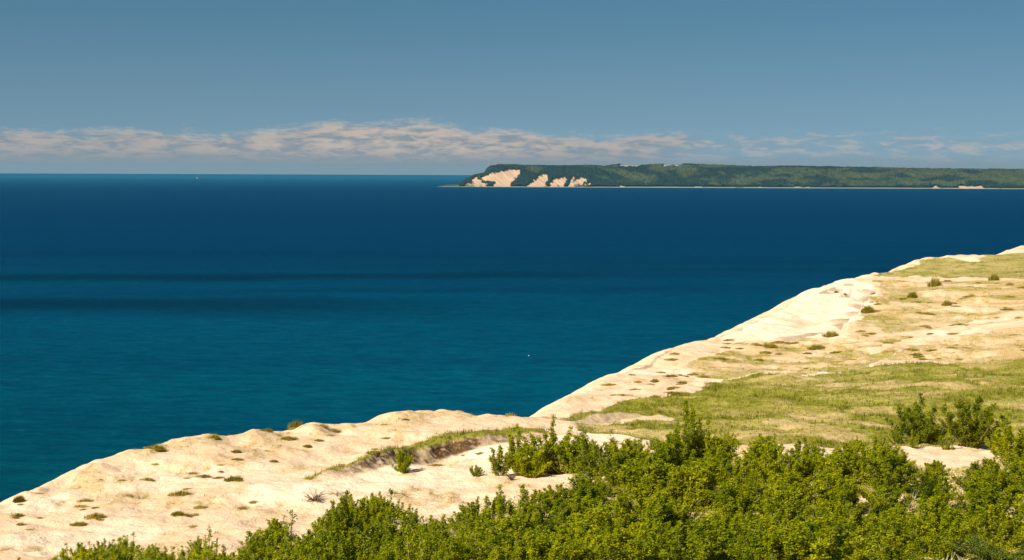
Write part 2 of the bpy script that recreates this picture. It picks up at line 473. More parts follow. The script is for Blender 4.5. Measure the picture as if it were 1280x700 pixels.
def scatter(n, ylo, yhi, tlo, thi, dens, seed):
    r = np.random.RandomState(seed)
    y = ylo * (yhi / ylo) ** r.rand(n)
    x = (tlo + (thi - tlo) * r.rand(n)) * y
    z, zb, land, ed, a1, a2, a3 = ground(x, y)
    g, t, d, _ = cover(x, y, zb, land, ed, a1, a2, a3)
    p = dens(g, t, d, x, y)
    k = (r.rand(n) < p) & land
    return x[k], y[k], z[k], g[k], t[k], r

x, y, z, g, t, r = scatter(190000, 92, 470, -.36, .40, lambda g, t, d, x, y: np.clip(g - .12, 0, 1) * .62, 11)
cl = ss(fbm(x / 3, y / 3, 301, 3), .35, .65)
Vv, Ff, Cc = blades(x, y, z, 5, .22 + .22 * g * (.5 + cl), .16, .045, .5, .55 - .5 * g * cl + .15, r)
tag(obj("green_grass", mesh_np("green_grass", Vv, Ff, M_GRASS, Cc)), kind="stuff")["label"] = "short green marram grass over the flat behind the thicket"
x, y, z, g, t, r = scatter(90000, 100, 470, -.36, .40, lambda g, t, d, x, y: np.clip(t - .25, 0, 1) ** 1.3 * .5 * (1 - .6 * g), 12)
Vv, Ff, Cc = blades(x, y, z, 4, .28, .14, .04, .6, .3 + .5 * fbm(x / 2, y / 2, 311, 2), r)
tag(obj("dry_grass", mesh_np("dry_grass", Vv, Ff, M_DRY, Cc)), kind="stuff")["label"] = "sparse straw-coloured grass over the sandy slopes"

# ------------------------------------------------------------------ shrubs
def tube(P, r0, r1, sides=5):
    P = np.array(P, float); n = len(P)
    Vs = []; 
    for i in range(n):
        d = P[min(i + 1, n - 1)] - P[max(i - 1, 0)]; d /= np.linalg.norm(d) + 1e-9
        a = np.cross(d, [0.3, 1, .1]); a /= np.linalg.norm(a) + 1e-9; b_ = np.cross(d, a)
        r_ = r0 + (r1 - r0) * i / (n - 1)
        for k in range(sides):
            q = 2 * math.pi * k / sides
            Vs.append(P[i] + (a * math.cos(q) + b_ * math.sin(q)) * r_)
    Fs = []
    for i in range(n - 1):
        for k in range(sides):
            k2 = (k + 1) % sides
            Fs.append((i * sides + k, i * sides + k2, (i + 1) * sides + k2, (i + 1) * sides + k))
    return Vs, Fs

def merge(lst):
    Vs, Fs, o = [], [], 0
    for v_, f_ in lst:
        Vs += list(v_); Fs += [tuple(i + o for i in q) for q in f_]; o += len(v_)
    return np.array(Vs), np.array(Fs)

def leaves_at(C, size, r, up=.5, aspect=.75):
    """diamond leaves folded along the midrib"""
    n = len(C)
    nrm = r.normal(0, 1, (n, 3)); nrm /= np.linalg.norm(nrm, axis=1)[:, None]
    nrm[:, 2] = np.abs(nrm[:, 2]) + up; nrm /= np.linalg.norm(nrm, axis=1)[:, None]
    a = np.cross(nrm, r.normal(0, 1, (n, 3))); a /= np.linalg.norm(a, axis=1)[:, None]
    b_ = np.cross(nrm, a)
    s = size * r.uniform(.7, 1.3, n)[:, None]
    p0 = C - a * s * .5; p2 = C + a * s * .5 - nrm * s * .12
    p1 = C - a * s * .08 + b_ * s * .5 * aspect + nrm * s * .1; p3 = C - a * s * .08 - b_ * s * .5 * aspect + nrm * s * .1
    Vv = np.stack([p0, p1, p2, p3], 1).reshape(-1, 3)
    i = np.arange(n) * 4
    return Vv, np.concatenate([np.stack([i, i + 1, i + 2], -1), np.stack([i, i + 2, i + 3], -1)])

def shrub_meshes(seed, H, W, nst, nleaf, leaf=.12, spire=.5, sparse=0., low=.12):
    r = np.random.RandomState(seed)
    stems = []; tubes = []; C = []; tin = []
    for i in range(nst):
        a = r.uniform(0, 2 * np.pi); q = r.uniform(0, 1) ** .6
        if i == 0: q = .05
        rad = W / 2 * q
        hh = H * (1 - .5 * q ** 2) * r.uniform(1 - spire * .5, 1.0)
        if i == 0: hh = H
        base = np.array([math.cos(a), math.sin(a), 0]) * r.uniform(.02, .3)
        tt = np.linspace(0, 1, 7)
        wob = r.normal(0, .05 * H / 3, (7, 2)).cumsum(0) * .6; wob[0] = 0
        P = np.stack([base[0] + math.cos(a) * rad * tt ** .75 + wob[:, 0], base[1] + math.sin(a) * rad * tt ** .75 + wob[:, 1], hh * tt - .1], -1)
        stems.append((P, hh)); tubes.append(tube(P, .035 * H / 3, .008))
    tot = sum(h for _, h in stems)
    for P, hh in stems:
        nsh = int(9 + 5 * hh)
        nl = int(nleaf * hh / tot / nsh)
        for k in range(nsh):
            t_ = low + (1 - low) * (k + r.uniform(0, .9)) / nsh
            if r.rand() < sparse: continue
            f = t_ * 6; i0 = min(int(f), 5); p = P[i0] + (P[i0 + 1] - P[i0]) * (f - i0)
            a = r.uniform(0, 2 * np.pi); el = r.uniform(.5, 1.25)
            L = (.15 + .23 * H * .45 * (1 - t_) ** .7 * r.uniform(.5, 1.2)) * W / 3.2
            dr = np.array([math.cos(a) * math.cos(el), math.sin(a) * math.cos(el), math.sin(el)])
            if r.rand() < .35: tubes.append(tube([p, p + dr * L * .6, p + dr * L], .012, .005, 3))
            m = max(3, int(nl * r.uniform(.5, 1.5)))
            s_ = r.uniform(.1, 1.05, m)[:, None]
            pts = p + dr * L * s_ + r.normal(0, .055 + .05 * L, (m, 3))
            C.append(pts); tin.append(np.clip(r.uniform(.15, .75) + r.normal(0, .16, m), 0, 1))
    C = np.concatenate(C); tin = np.concatenate(tin)
    C[:, 2] = np.maximum(C[:, 2], .03)
    Vl, Fl = leaves_at(C, leaf, r)
    tin = np.repeat(tin, 4)
    tv, tf = merge(tubes_uniform(tubes))
    return (Vl, Fl, np.stack([tin] * 3, -1)), (tv, tf)

def tubes_uniform(tb): return tb

def make_shrub(name, seed, H, W, nst, nleaf, mleaf=None, **k):
    (Vl, Fl, cl_), (tv, tf) = shrub_meshes(seed, H, W, nst, nleaf, **k)
    crown = mesh_np("crown", Vl, Fl, mleaf or M_LEAF, cl_)
    trunk = mesh_np("trunk", tv, tf, M_BARK)
    return crown, trunk

def put_shrub(meshes, x, y, z, s, rz, label, cat, name="poplar_shrub", group=None, sz=None):
    e = bpy.data.objects.new(name, None); COL.objects.link(e)
    e.location = (x, y, z); e.rotation_euler = (0, 0, rz); e.scale = (s, s, sz or s)
    c = obj("crown", meshes[0], e); t_ = obj("trunk", meshes[1], e)
    tag(e, label, cat, group)
    return e

VAR = []
for i, (H, W, n, nl, sp, spr) in enumerate([(3.2, 3.2, 9, 4600, .1, .5), (3.4, 2.8, 8, 4200, .05, .6), (2.8, 3.4, 10, 5000, .05, .4), (3.6, 3.0, 8, 4400, .15, .7),
                                            (3.0, 3.6, 11, 5400, .1, .5), (3.3, 2.6, 6, 3400, .2, .7), (2.6, 3.0, 9, 4200, .1, .4)]):
    VAR.append((H, W, make_shrub("v", 100 + i, H, W, n + 6, int(nl * 2.2), spire=spr, sparse=sp, leaf=.11, low=.05)))
VAR.append((3.0, 3.2, make_shrub("v", 120, 3.0, 3.2, 14, 6500, M_LEAFD, spire=.5)))
VAR.append((3.4, 2.6, make_shrub("v", 121, 3.4, 2.6, 10, 5200, spire=.8, sparse=.25)))
AIRY = [(3.2, 3.0, make_shrub("v", 130, 3.2, 3.0, 12, 4200, spire=.8, sparse=.3, leaf=.125)), (3.0, 3.2, make_shrub("v", 131, 3.0, 3.2, 13, 4400, spire=.6, sparse=.35, leaf=.125)),
        (3.4, 2.6, make_shrub("v", 132, 3.4, 2.6, 10, 3400, spire=.9, sparse=.3, leaf=.125)), (2.8, 3.0, make_shrub("v", 133, 2.8, 3.0, 12, 5200, spire=.6, sparse=.2, leaf=.125))]
SPARSE = [(3.2, make_shrub("s", 201, 3.2, 1.5, 3, 700, sparse=.3, low=.3)), (3.2, make_shrub("s", 202, 3.2, 1.9, 4, 900, sparse=.25, low=.25)),
          (3.2, make_shrub("s", 203, 3.2, 1.2, 3, 900, sparse=.15, low=.2))]
DARK = [make_shrub("d", 301, 4.0, 4.8, 17, 17000, M_LEAFD, sparse=.08, spire=.6, low=.0, leaf=.11), make_shrub("d", 302, 4.0, 5.6, 20, 24000, M_LEAFD, sparse=.0, spire=.45, low=.0, leaf=.11)]

r = np.random.RandomState(5)
cells = []
yy = 84.0
row = 0
while yy < 158:
    st = 3.4 * (.85 + .3 * (yy / 150))
    xx = -0.42 * yy + (row % 2) * st / 2
    while xx < .40 * yy:
        cells.append((xx + r.uniform(-.9, .9), yy + r.uniform(-1.0, 1.0))); xx += st
    yy += st * .95; row += 1
for yy in np.arange(92, 128, 3.3):            # the low leafy fringe at bottom left
    for xx in np.arange(-.33 * yy, -.03 * yy, 3.3):
        cells.append((xx + r.uniform(-1, 1), yy + r.uniform(-1, 1)))
cx = np.array([c[0] for c in cells]); cy = np.array([c[1] for c in cells])
cz, _, cl_, _, _, _, _ = ground(cx, cy)
cu, cv = proj(cx, cy, cz)
GAPS = [(690, 600, 22, 16), (1205, 566, 34, 8), (600, 600, 40, 14), (1128, 568, 14, 8), (755, 562, 20, 8)]
GA = "poplar shrubs massed in the foreground thicket"
nput = 0
for i in range(len(cells)):
    if not cl_[i] or cu[i] < -60 or cu[i] > 1340: continue
    k = F / cy[i]
    sk = np.interp(cu[i], SKY_U, SKY_V) + r.uniform(-2, 8)
    allow = (cv[i] - sk) / k
    if allow < .8: continue
    if cu[i] > 1150 and cy[i] < 95: continue
    if abs(cu[i] - 1262) < 55 and cy[i] < 103: continue
    if cv[i] > 735 + 3.0 * k: continue
    if any(((cu[i] - a) / c) ** 2 + ((cv[i] - b_) / d) ** 2 < 1 for a, b_, c, d in GAPS): continue
    h = min(allow, r.uniform(2.1, 3.7))
    if cu[i] < 330 : h = min(allow, r.uniform(1.6, 2.6))
    # top must not be above frame bottom
    if cv[i] - h * k > 705: continue
    H, W, ms = VAR[r.randint(len(VAR))]
    sz = h / H
    loose = cu[i] < 600 or cy[i] > 138
    if False: continue
    if loose: H, W, ms = (AIRY + [VAR[0], VAR[3]])[r.randint(6)]; sz = h / H
    s = sz * ((1.05 if loose else 1.35) + .5 * (1 - min(sz, 1)))
    put_shrub(ms, cx[i], cy[i], cz[i] - .05, s, r.uniform(0, 6.28), "leafy yellow-green poplar shrub packed among others in the foreground thicket", "shrub", group=GA, sz=sz)
    nput += 1
# low leafy undergrowth between the shrubs
n_ = 60000
ry = 86 * (152 / 86.) ** r.rand(n_); rx = (-.36 + .74 * r.rand(n_)) * ry
rz2, _, rl, _, _, _, _ = ground(rx, ry)
ru, rv = proj(rx, ry, rz2)
ok = rl & (rv - np.interp(ru, SKY_U, SKY_V) > 24) & (fbm(rx / 3.2, ry / 3.2, 801, 3) > .40) & ((ru > 560) | (rv > 690))
for a, b_, c, d in GAPS[:2]: ok &= ((ru - a) / c) ** 2 + ((rv - b_) / d) ** 2 > 1
rx, ry, rz2 = rx[ok], ry[ok], rz2[ok]
n_ = len(rx)
C_ = np.repeat(np.stack([rx, ry, rz2], -1), 4, 0) + np.stack([r.normal(0, .2, n_ * 4), r.normal(0, .2, n_ * 4), r.uniform(.05, .7, n_ * 4)], -1)
Vl, Fl = leaves_at(C_, .13, r)
tn = np.repeat(np.clip(np.repeat(fbm(rx / 1.5, ry / 1.5, 811, 3), 4) + r.normal(0, .15, n_ * 4), 0, 1), 4)
ug = tag(obj("undergrowth", mesh_np("undergrowth", Vl, Fl, M_LEAF, np.stack([tn] * 3, -1))), kind="stuff"); ug["label"] = "low leafy undergrowth filling the thicket floor"

def at_top(u, vtop, vbase, meshes, H, label, name="poplar_shrub", wide=1., group=None, cat="shrub"):
    x, y, z = hit2(u, vbase)
    h = (vbase - vtop) / (F / y)
    s = h / H
    return put_shrub(meshes, x, y, z - .05, s * wide, random.uniform(0, 6.28), label, cat, name, group, sz=s)

at_top(1153, 489, 553, DARK[0], 4.0, "ragged dark green shrub on the grass flat, left one of the pair at right", "shrub", 1.1)
at_top(1215, 493, 558, DARK[1], 4.0, "round dark green shrub on the grass flat, right one of the pair at right", "shrub", 1.15)
for (u_, vt, vb, q_) in [(1122, 532, 556, 3), (1140, 537, 560, 0), (1183, 540, 562, 1), (1168, 528, 556, 3), (1245, 538, 566, 3), (1100, 540, 562, 1)]:
    at_top(u_, vt, vb, AIRY[q_][2], AIRY[q_][0], "one of the small shrubs crowding the foot of the two dark shrubs at right", "small_shrub", 1.2, "small shrubs at the foot of the two dark shrubs")
at_top(1262, 528, 575, VAR[2][2], 2.8, "shrub right beside the round dark shrub, at the right end of the thicket edge", "poplar_shrub", 1.1)
at_top(685, 519, 592, VAR[0][2], 3.2, "tall spiky shrub left of the grass flat, tallest in the middle clump", "poplar_shrub", .95)
at_top(647, 529, 590, VAR[5][2], 3.3, "thin shrub at the left edge of the middle clump above the sandy hollow", "poplar_shrub", 1.)
at_top(722, 537, 592, VAR[6][2], 2.6, "shorter shrub at the right side of the middle clump", "poplar_shrub", 1.)
at_top(661, 552, 596, VAR[4][2], 3.0, "low spreading shrub in front of the middle clump beside the small sand gap", "poplar_shrub", 1.2)
at_top(708, 527, 592, AIRY[0][2], 3.2, "airy shrub joining the right side of the tall spiky shrub in the middle clump", wide=1.1)
at_top(742, 546, 596, AIRY[1][2], 3.0, "low airy shrub at the right end of the middle clump", wide=1.2)
at_top(624, 556, 594, AIRY[3][2], 2.8, "low airy shrub at the left foot of the middle clump", wide=1.2)
at_top(768, 533, 592, SPARSE[2][1], 3.2, "narrow upright sapling behind the thicket, right of the middle clump", "poplar_sapling", 1.3)
at_top(862, 498, 590, VAR[3][2], 3.6, "tallest shrub of the thicket standing out against the green grass flat", "poplar_shrub", .8)
at_top(882, 520, 592, VAR[1][2], 3.4, "shrub leaning on the right side of the tallest thicket shrub", "poplar_shrub", .9)
at_top(840, 528, 592, VAR[0][2], 3.2, "shrub at the left foot of the tallest thicket shrub", "poplar_shrub", .9)
at_top(965, 548, 606, VAR[2][2], 2.8, "bushy shrub at the back edge of the thicket in front of the sand strip", "poplar_shrub", .9)
at_top(1090, 545, 606, VAR[4][2], 3.0, "bushy shrub at the back edge of the thicket below the ragged dark shrub", "poplar_shrub", .9)
at_top(166, 661, 716, SPARSE[2][1], 3.2, "slender single-stemmed sapling, leftmost tall shoot on the white sand", "poplar_sapling", 1.)
at_top(265, 651, 712, SPARSE[0][1], 3.2, "wispy nearly bare sapling on the sand at bottom left", "poplar_sapling", 1.)
at_top(115, 674, 716, SPARSE[1][1], 3.2, "low wispy sapling left of the slender single-stemmed sapling", "poplar_sapling", 1.2)
at_top(370, 634, 700, SPARSE[1][1], 3.2, "airy shrub with gaps between its leaves left of the main thicket", "poplar_shrub", 1.4)
at_top(490, 611, 690, SPARSE[2][1], 3.2, "narrow sapling poking above the left part of the thicket towards the scarp", "poplar_sapling", 1.2)
at_top(432, 612, 690, VAR[3][2], 3.6, "tall shrub at the left shoulder of the thicket against bright sand", "poplar_shrub", .9)
at_top(628, 604, 680, VAR[5][2], 3.3, "upright shrub in the thicket just below the sandy hollow", "poplar_shrub", .9)
at_top(502, 560, 590, VAR[6][2], 2.6, "small green shrub rooted in the brown scarp under the grassy lip", "small_shrub", .9)
at_top(595, 580, 596, VAR[2][2], 2.8, "very small green shrub on the sand of the blowout hollow", "small_shrub", 1.1)
at_top(506, 580, 592, VAR[0][2], 2.8, "smallest green shrub at the foot of the brown scarp", "small_shrub", 1.1)

# ------------------------------------------------------------------ juniper and dead wood at bottom right
def juniper(seed, n):
    r = np.random.RandomState(seed); tubes = []; C = []; tin = []
    for i in range(n):
        a = r.uniform(0, 6.28); L = r.uniform(1.0, 2.4); el = r.uniform(.1, .7)
        d = np.array([math.cos(a) * math.cos(el), math.sin(a) * math.cos(el), math.sin(el)])
        P = [d * L * t_ + np.array([0, 0, -.25 * t_ * t_ * L + .1]) for t_ in np.linspace(0, 1, 6)]
        tubes.append(tube(P, .03, .008, 4))
        for k in range(26):
            t_ = r.uniform(.25, 1.02); p = d * L * t_ + np.array([0, 0, -.25 * t_ * t_ * L + .1])
            m = 26
            C.append(p + r.normal(0, 1, (m, 3)) * [.13, .13, .06]); tin.append(np.clip(r.uniform(.05, .9) + r.normal(0, .12, m), 0, 1))
    C = np.concatenate(C); tin = np.repeat(np.concatenate(tin), 4)
    Vl, Fl = leaves_at(C, .075, r, .7, .4)
    tv, tf = merge(tubes)
    return mesh_np("crown", Vl, Fl, M_NEEDLE, np.stack([tin] * 3, -1)), mesh_np("trunk", tv, tf, M_BARK)
JM = juniper(1, 60)
x, y, z = hit2(1268, 712, 50)
def ground_at(u, Y):
    d = ray(u, 600); return d[0] * Y, Y, gz(d[0] * Y, Y)
x, y, z = ground_at(1266, 93)
put_shrub(JM, x, y, z, 1.75, .4, "spreading dark evergreen juniper at the bottom right corner", "juniper", "juniper_bush")

def bare_mesh(seed, n, L, el0=.2, el1=1.1, r0=.018, mat=None, name="dead_brush"):
    r = np.random.RandomState(seed); tubes = []
    for i in range(n):
        a = r.uniform(0, 6.28); el = r.uniform(el0, el1); l = L * r.uniform(.4, 1)
        d = np.array([math.cos(a) * math.cos(el), math.sin(a) * math.cos(el), math.sin(el)])
        w = r.normal(0, .08 * l, (5, 3)).cumsum(0) * .5; w[0] = 0
        P = [d * l * t_ + w[j] for j, t_ in enumerate(np.linspace(0, 1, 5))]
        tubes.append(tube(P, r0, .006, 4))
        for q in range(3):
            j = r.randint(1, 4); dd = d + r.normal(0, .6, 3); dd /= np.linalg.norm(dd)
            tubes.append(tube([P[j], P[j] + dd * l * .2, P[j] + dd * l * .38], r0 * .6, .005, 4))
    return mesh_np(name, *merge(tubes), mat or M_DEAD)

def single(name, me, u, v, lab, cat, s=1., rz=0., group=None, sz=None, y=None):
    if y: x, y, z = ground_at(u, y)
    else: x, y, z = hit2(u, v)
    o = obj(name, me, None, (x, y, z)); o.scale = (s, s, sz or s); o.rotation_euler = (0, 0, rz)
    return tag(o, lab, cat, group)
B1 = bare_mesh(5, 9, 1.6, .5, 1.3, .03, plain_material("bleached_twig", (0.40, 0.33, 0.20), (0.55, 0.46, 0.30), 5), "dead_branches")
for (u, Y, s, rz, lab) in [(1182, 91, 1.15, 0, "bleached bare twigs sticking up at the bottom edge left of the juniper"), (1208, 92, 1.0, 1.5, "second clump of bleached bare twigs, nearer the juniper"),]:
    single("dead_branches", B1, u, 0, lab, "dead twigs", s, rz, y=Y)
B2 = bare_mesh(9, 46, 1.3, .05, .9, .028, M_DARKWOOD)
single("dead_brush", B2, 392, 627, "dark tangled dead brush on bright sand below the left end of the grassy lip", "dead brush", 1.0, 0, sz=.9)
B3 = bare_mesh(10, 22, 1.4, .0, .35, .025, M_DEAD)
single("dead_brush", B3, 421, 619, "flat pale dead brush lying right of the dark tangled brush", "dead brush", .95, .5, sz=.8)
single("driftwood_twig", bare_mesh(12, 5, 2.4, .0, .3, .03, M_DARKWOOD, "driftwood_twig"), 506, 620, "dark crooked twig lying on sand behind the left thicket shoots", "twig", .8, 1.0)
for (u, v, s_, lab) in [(1136, 640, .9, "bare pale twigs poking through the thicket below the ragged dark shrub"), (938, 634, .8, "bare pale twigs beside the small sandy gap in the thicket"),
                        (745, 655, .9, "bare pale twigs poking through the thicket below the middle clump")]:
    o_ = single("dead_branches", B1, u, v, lab, "dead twigs", s_, v, sz=s_ * 1.7)
single("dead_brush", B2, 640, 600, "dark dead brush under the middle clump of shrubs", "dead brush", .7, 2.0)

# ------------------------------------------------------------------ grass tufts on the sand, each its own thing
def tuft_mesh(name, seed, mat, n=90, rad=.55, h=.42, tone=.4, mound=True):
    r = np.random.RandomState(seed)
    q = np.sqrt(r.rand(n)) * rad; a = r.uniform(0, 6.28, n)
    px, py = np.cos(a) * q * 1.25, np.sin(a) * q * .8
    pz = np.zeros(n) + .16 * (1 - (q / rad) ** 2)
    Vv, Ff, Cc = blades(px, py, pz, 3, h * (1 - .5 * (q / rad) ** 2), .05, .035, .55, np.full(n, tone), r)
    # low thatch mound the blades grow from
    ang = np.linspace(0, 2 * np.pi, 16, endpoint=False); mv = [(0, 0, .09)]; mf = []
    for k, q_ in enumerate((.3, .55, .8)):
        for a_ in ang:
            rr_ = rad * q_ * r.uniform(.7, 1.3); mv.append((math.cos(a_) * rr_ * 1.2, math.sin(a_) * rr_ * .8, .09 * (1 - q_ ** 2 * 2.2)))
    for i in range(16):
        mf.append((0, 1 + i, 1 + (i + 1) % 16))
        for k in range(2):
            a_, b_ = 1 + 16 * k + i, 1 + 16 * k + (i + 1) % 16
            mf += [(a_, a_ + 16, b_ + 16), (a_, b_ + 16, b_)]
    mv = np.array(mv); mf = np.array(mf) + len(Vv)
    return mesh_np(name, np.r_[Vv, mv], np.r_[Ff, mf], mat, np.r_[Cc, np.full((len(mv), 3), tone + .1)])
TG = [tuft_mesh("grass_tuft", 21, M_TUFT, 130, .6, .55, .30), tuft_mesh("grass_tuft", 22, M_TUFT, 80, .6, .42, .5)]
TD = [tuft_mesh("grass_tuft", 31, M_DRY, 90, .7, .45, .35), tuft_mesh("grass_tuft", 32, M_DRY, 50, .6, .36, .6)]
TB = tuft_mesh("shrublet", 41, M_TUFT, 190, .6, .6, .12)
named = [
    (370, 531, TD[0], 1.5, 1.5, "wide brownish grass tuft on the left dune crest, largest of those against the water"),
    (404, 534, TG[1], 1.0, 1.0, "green-brown grass tuft on the left dune crest right of the widest crest tuft"),
    (24, 628, TB, 1.0, 1.2, "dark rounded plant on the crest at the far left edge of the sand"),
    (222, 645, TB, 1.0, .7, "dark green low plant on open sand at lower left, darkest patch there"),
    (292, 601, TG[0], 1.5, .7, "long green grass tuft in the middle of the left sand slope"),
    (342, 578, TG[0], .75, .8, "small dark green grass tuft on the left sand slope above the long green one"),
    (384, 560, TG[0], .8, .8, "green grass tuft on the left sand slope, midway between grassy lip and crest"),
    (295, 566, TG[0], .9, .8, "green grass tuft below the left part of the dune crest"),
    (361, 549, TG[1], 1.5, .6, "long flat green grass tuft just below the widest crest tuft"),
    (418, 539, TG[1], 1.2, .7, "flat grass tuft just below the crest left of the high sand knoll"),
    (98, 657, TG[0], 1.2, .5, "flat green grass tuft low on the sand above the bottom-left saplings"),
    (119, 636, TG[0], .6, .5, "tiny green grass tuft on bright sand upper left of the dark green low plant"),
    (27, 657, TG[1], .8, .7, "lowest of the green tufts near the left border"),
    (50, 648, TG[1], .6, .6, "small green tuft right of the tufts at the left border"),
    (22, 646, TD[0], .9, .9, "dry tuft at the left border below the dark rounded plant"),
    (250, 636, TG[1], 1.0, .7, "olive grass tuft just right of the dark green low plant"),
    (119, 648, TD[0], 1.4, .8, "wide dry tuft left of the dark green low plant"),
    (318, 629, TD[1], .9, .9, "pale dry tuft on sand right of the olive tuft"),
    (225, 619, TD[0], 1.6, .6, "long straw-coloured tuft above the dark green low plant"),
    (255, 597, TD[0], 1.2, .6, "straw-coloured tuft left of the long green grass tuft"),
    (195, 562, TD[0], 1.4, .9, "dry tuft breaking the crest line at left"),
    (267, 549, TD[0], 1.0, 1.2, "reddish dry tuft on the crest left of the widest crest tuft"),
    (335, 534, TD[0], .9, 1.2, "small dry tuft on the crest just left of the widest crest tuft"),
    (638, 517, TD[1], 1.1, 1.1, "dry tuft on the crest nearest the notch where the two dunes meet"),
    (788, 469, TG[1], .6, .9, "small tuft on the far dune edge against the water"),
    (818, 478, TG[0], .9, 1.1, "dark tuft on the pale sand slope above the grass flat"),
    (838, 487, TG[1], .8, 1.2, "tuft on the pale sand just above the left end of the grass flat"),
    (818, 497, TD[0], .9, .9, "brown tuft on pale sand at the upper rim of the grass flat"),
    (797, 478, TG[1], .9, .6, "flat tuft left of the dark tuft on the pale sand slope"),
    (1084, 391, TB, 2.0, 1.3, "dark green brush at the right rim of the white sand bowl"),
    (1038, 421, TG[0], 2.2, 1.0, "green grass mound at the lower rim of the white sand bowl"),
    (1140, 372, TB, 1.7, 1.3, "dark brown-green brush on the far slope right of the white bowl"),
    (1168, 358, TG[0], 2.4, 1.8, "bushy green clump on the far slope above the dark brush"),
    (1242, 351, TG[0], 1.9, 1.8, "dark green clump on the far slope nearest the right border"),
    (1262, 357, TG[1], 1.5, 1.2, "small clump on the far slope at the right border"),
    (1183, 382, TG[0], 1.6, 1.4, "bright green clump on the far slope below the dark brush"),
    (1215, 371, TG[1], 1.2, 1.2, "green clump in the middle of the far slope at right"),
    (1045, 366, TB, .8, .9, "small dark clod of roots high on the white sand bowl"),
    (1056, 369, TB, .7, .9, "second dark clod of roots on the white sand bowl, lower right of the first"),
    (960, 434, TG[0], 2.2, .6, "long flat green tuft below the white sand bowl at left"),
    (985, 430, TG[1], 1.3, .6, "flat tuft below the white sand bowl, right of the long flat one"),
    (1020, 436, TG[0], 2.4, .6, "longest flat green tuft below the white sand bowl"),
]
for (u, v, me_, s, sz, lab) in named:
    nm = "low_plant" if me_ is TB else "grass_tuft"
    s *= .82 if u > 640 else .72
    single(nm, me_, u, v, lab, "plant" if me_ is TB else "grass tuft", s, random.uniform(-.3, .3), sz=s * sz)
r = np.random.RandomState(77)
cnt = 0
GL = "small grass tufts dotted over the left dune"
GR = "small grass tufts dotted over the far dune"
tries = 0
while cnt < 42 and tries < 3000:
    tries += 1
    u, v = r.uniform(0, 640), r.uniform(525, 690)
    e = np.interp(u, [0, 130, 300, 450, 640], [630, 579, 541, 529, 519])
    if v < e + 3: continue
    if v > np.interp(u, [0, 250, 400, 640], [668, 660, 600, 560]): continue
    x, y = hit(u, v)
    if fbm(np.array([x / 7]), np.array([y / 7]), 401, 3)[0] < .47: continue
    m_ = [TD[0], TD[1], TD[1], TG[1]][r.randint(4)]
    s = r.uniform(.3, .75)
    o = obj("grass_tuft", m_, None, (x, y, gz(x, y))); o.scale = (s * r.uniform(.9, 1.6), s, s * .7); o.rotation_euler = (0, 0, r.uniform(-.4, .4))
    tag(o, "one of many small faint grass tufts on the left dune sand", "grass tuft", GL); cnt += 1
cnt = 0; tries = 0
while cnt < 90 and tries < 4000:
    tries += 1
    u, v = r.uniform(700, 1280), r.uniform(350, 500)
    e = np.interp(u, [692, 730, 780, 850, 905, 960, 1010, 1060, 1110, 1280], [511, 491, 467, 434, 419, 395, 366, 350, 341, 330])
    if v < e + 2: continue
    if inpoly(u, v, POLY['flat']) or inpoly(u, v, POLY['white']) or inpoly(u, v, POLY['topband']): continue
    x, y = hit(u, v)
    m_ = [TD[0], TG[0], TG[1]][r.randint(3)]
    s = r.uniform(.45, 1.05)
    o = obj("grass_tuft", m_, None, (x, y, gz(x, y))); o.scale = (s * r.uniform(.9, 2.0), s, s * .7); o.rotation_euler = (0, 0, r.uniform(-.4, .4))
    tag(o, "one of many small olive grass tufts on the far dune slope", "grass tuft", GR); cnt += 1

# ------------------------------------------------------------------ lake
def water_material():
    m, nt, out = new_mat("lake_water"); b = NB(nt)
    co = b.n("ShaderNodeTexCoord").outputs["Object"]
    a = b.n("ShaderNodeVertexColor"); a.layer_name = "lake_color"
    w1 = b.noise(b.mapping(co, (.22, .42, 1), (0, 0, .12)), 1, 5, .6)
    w2 = b.noise(b.mapping(co, (.045, .085, 1), (0, 0, .08)), 1, 5, .6)
    w3 = b.noise(b.mapping(co, (.0018, .010, 1), (0, 0, .03)), 1, 5, .6)
    c = b.mix(b.ramp(w3, .35, .65, 0, .22), a.outputs[0], (0.0, 0.012, 0.045))
    c = b.mix(b.ramp(w2, .40, .66, 0, .42), c, (0.0, 0.016, 0.04))
    c = b.mix(b.ramp(w1, .42, .66, 0, .40), c, (0.0, 0.02, 0.045))
    c = b.mix(b.ramp(b.noise(b.mapping(co, (.09, .17, 1), (0, 0, -.1), (40, 9, 0)), 1, 4, .6), .55, .72, 0, .22), c, (0.01, 0.12, 0.16))
    df = b.n("ShaderNodeBsdfDiffuse"); b.l(c, df.inputs[0])
    gl = b.n("ShaderNodeBsdfGlossy"); gl.inputs["Roughness"].default_value = .3; gl.inputs[0].default_value = (.6, .9, 1, 1)
    bs = b.n("ShaderNodeMixShader"); bs.inputs[0].default_value = .012; b.l(df.outputs[0], bs.inputs[1]); b.l(gl.outputs[0], bs.inputs[2])
    h = b.m('ADD', b.m('MULTIPLY', w1, .5), b.m('MULTIPLY', w2, 1.6))
    bp = b.n("ShaderNodeBump"); bp.inputs["Distance"].default_value = 1.6; bp.inputs["Strength"].default_value = .75
    b.l(h, bp.inputs["Height"]); b.l(bp.outputs[0], df.inputs["Normal"]); b.l(bp.outputs[0], gl.inputs["Normal"])
    b.l(bs.outputs[0], out.inputs[0])
    return m
def lin(r_, g_, b_):
    f = lambda c: (c / 255 / 12.92) if c <= 10 else ((c / 255 + .055) / 1.055) ** 2.4
    return np.array([f(r_), f(g_), f(b_)])
WS = 0.49   # displayed colour -> base colour
yr = np.concatenate([np.linspace(-3000, 0, 6, endpoint=False), 60 * (130000 / 60) ** (np.linspace(0, 1, 620))])
tc_ = np.concatenate([np.linspace(-3, -.36, 14, endpoint=False), np.linspace(-.36, .36, 300), np.linspace(.40, 3, 14)])
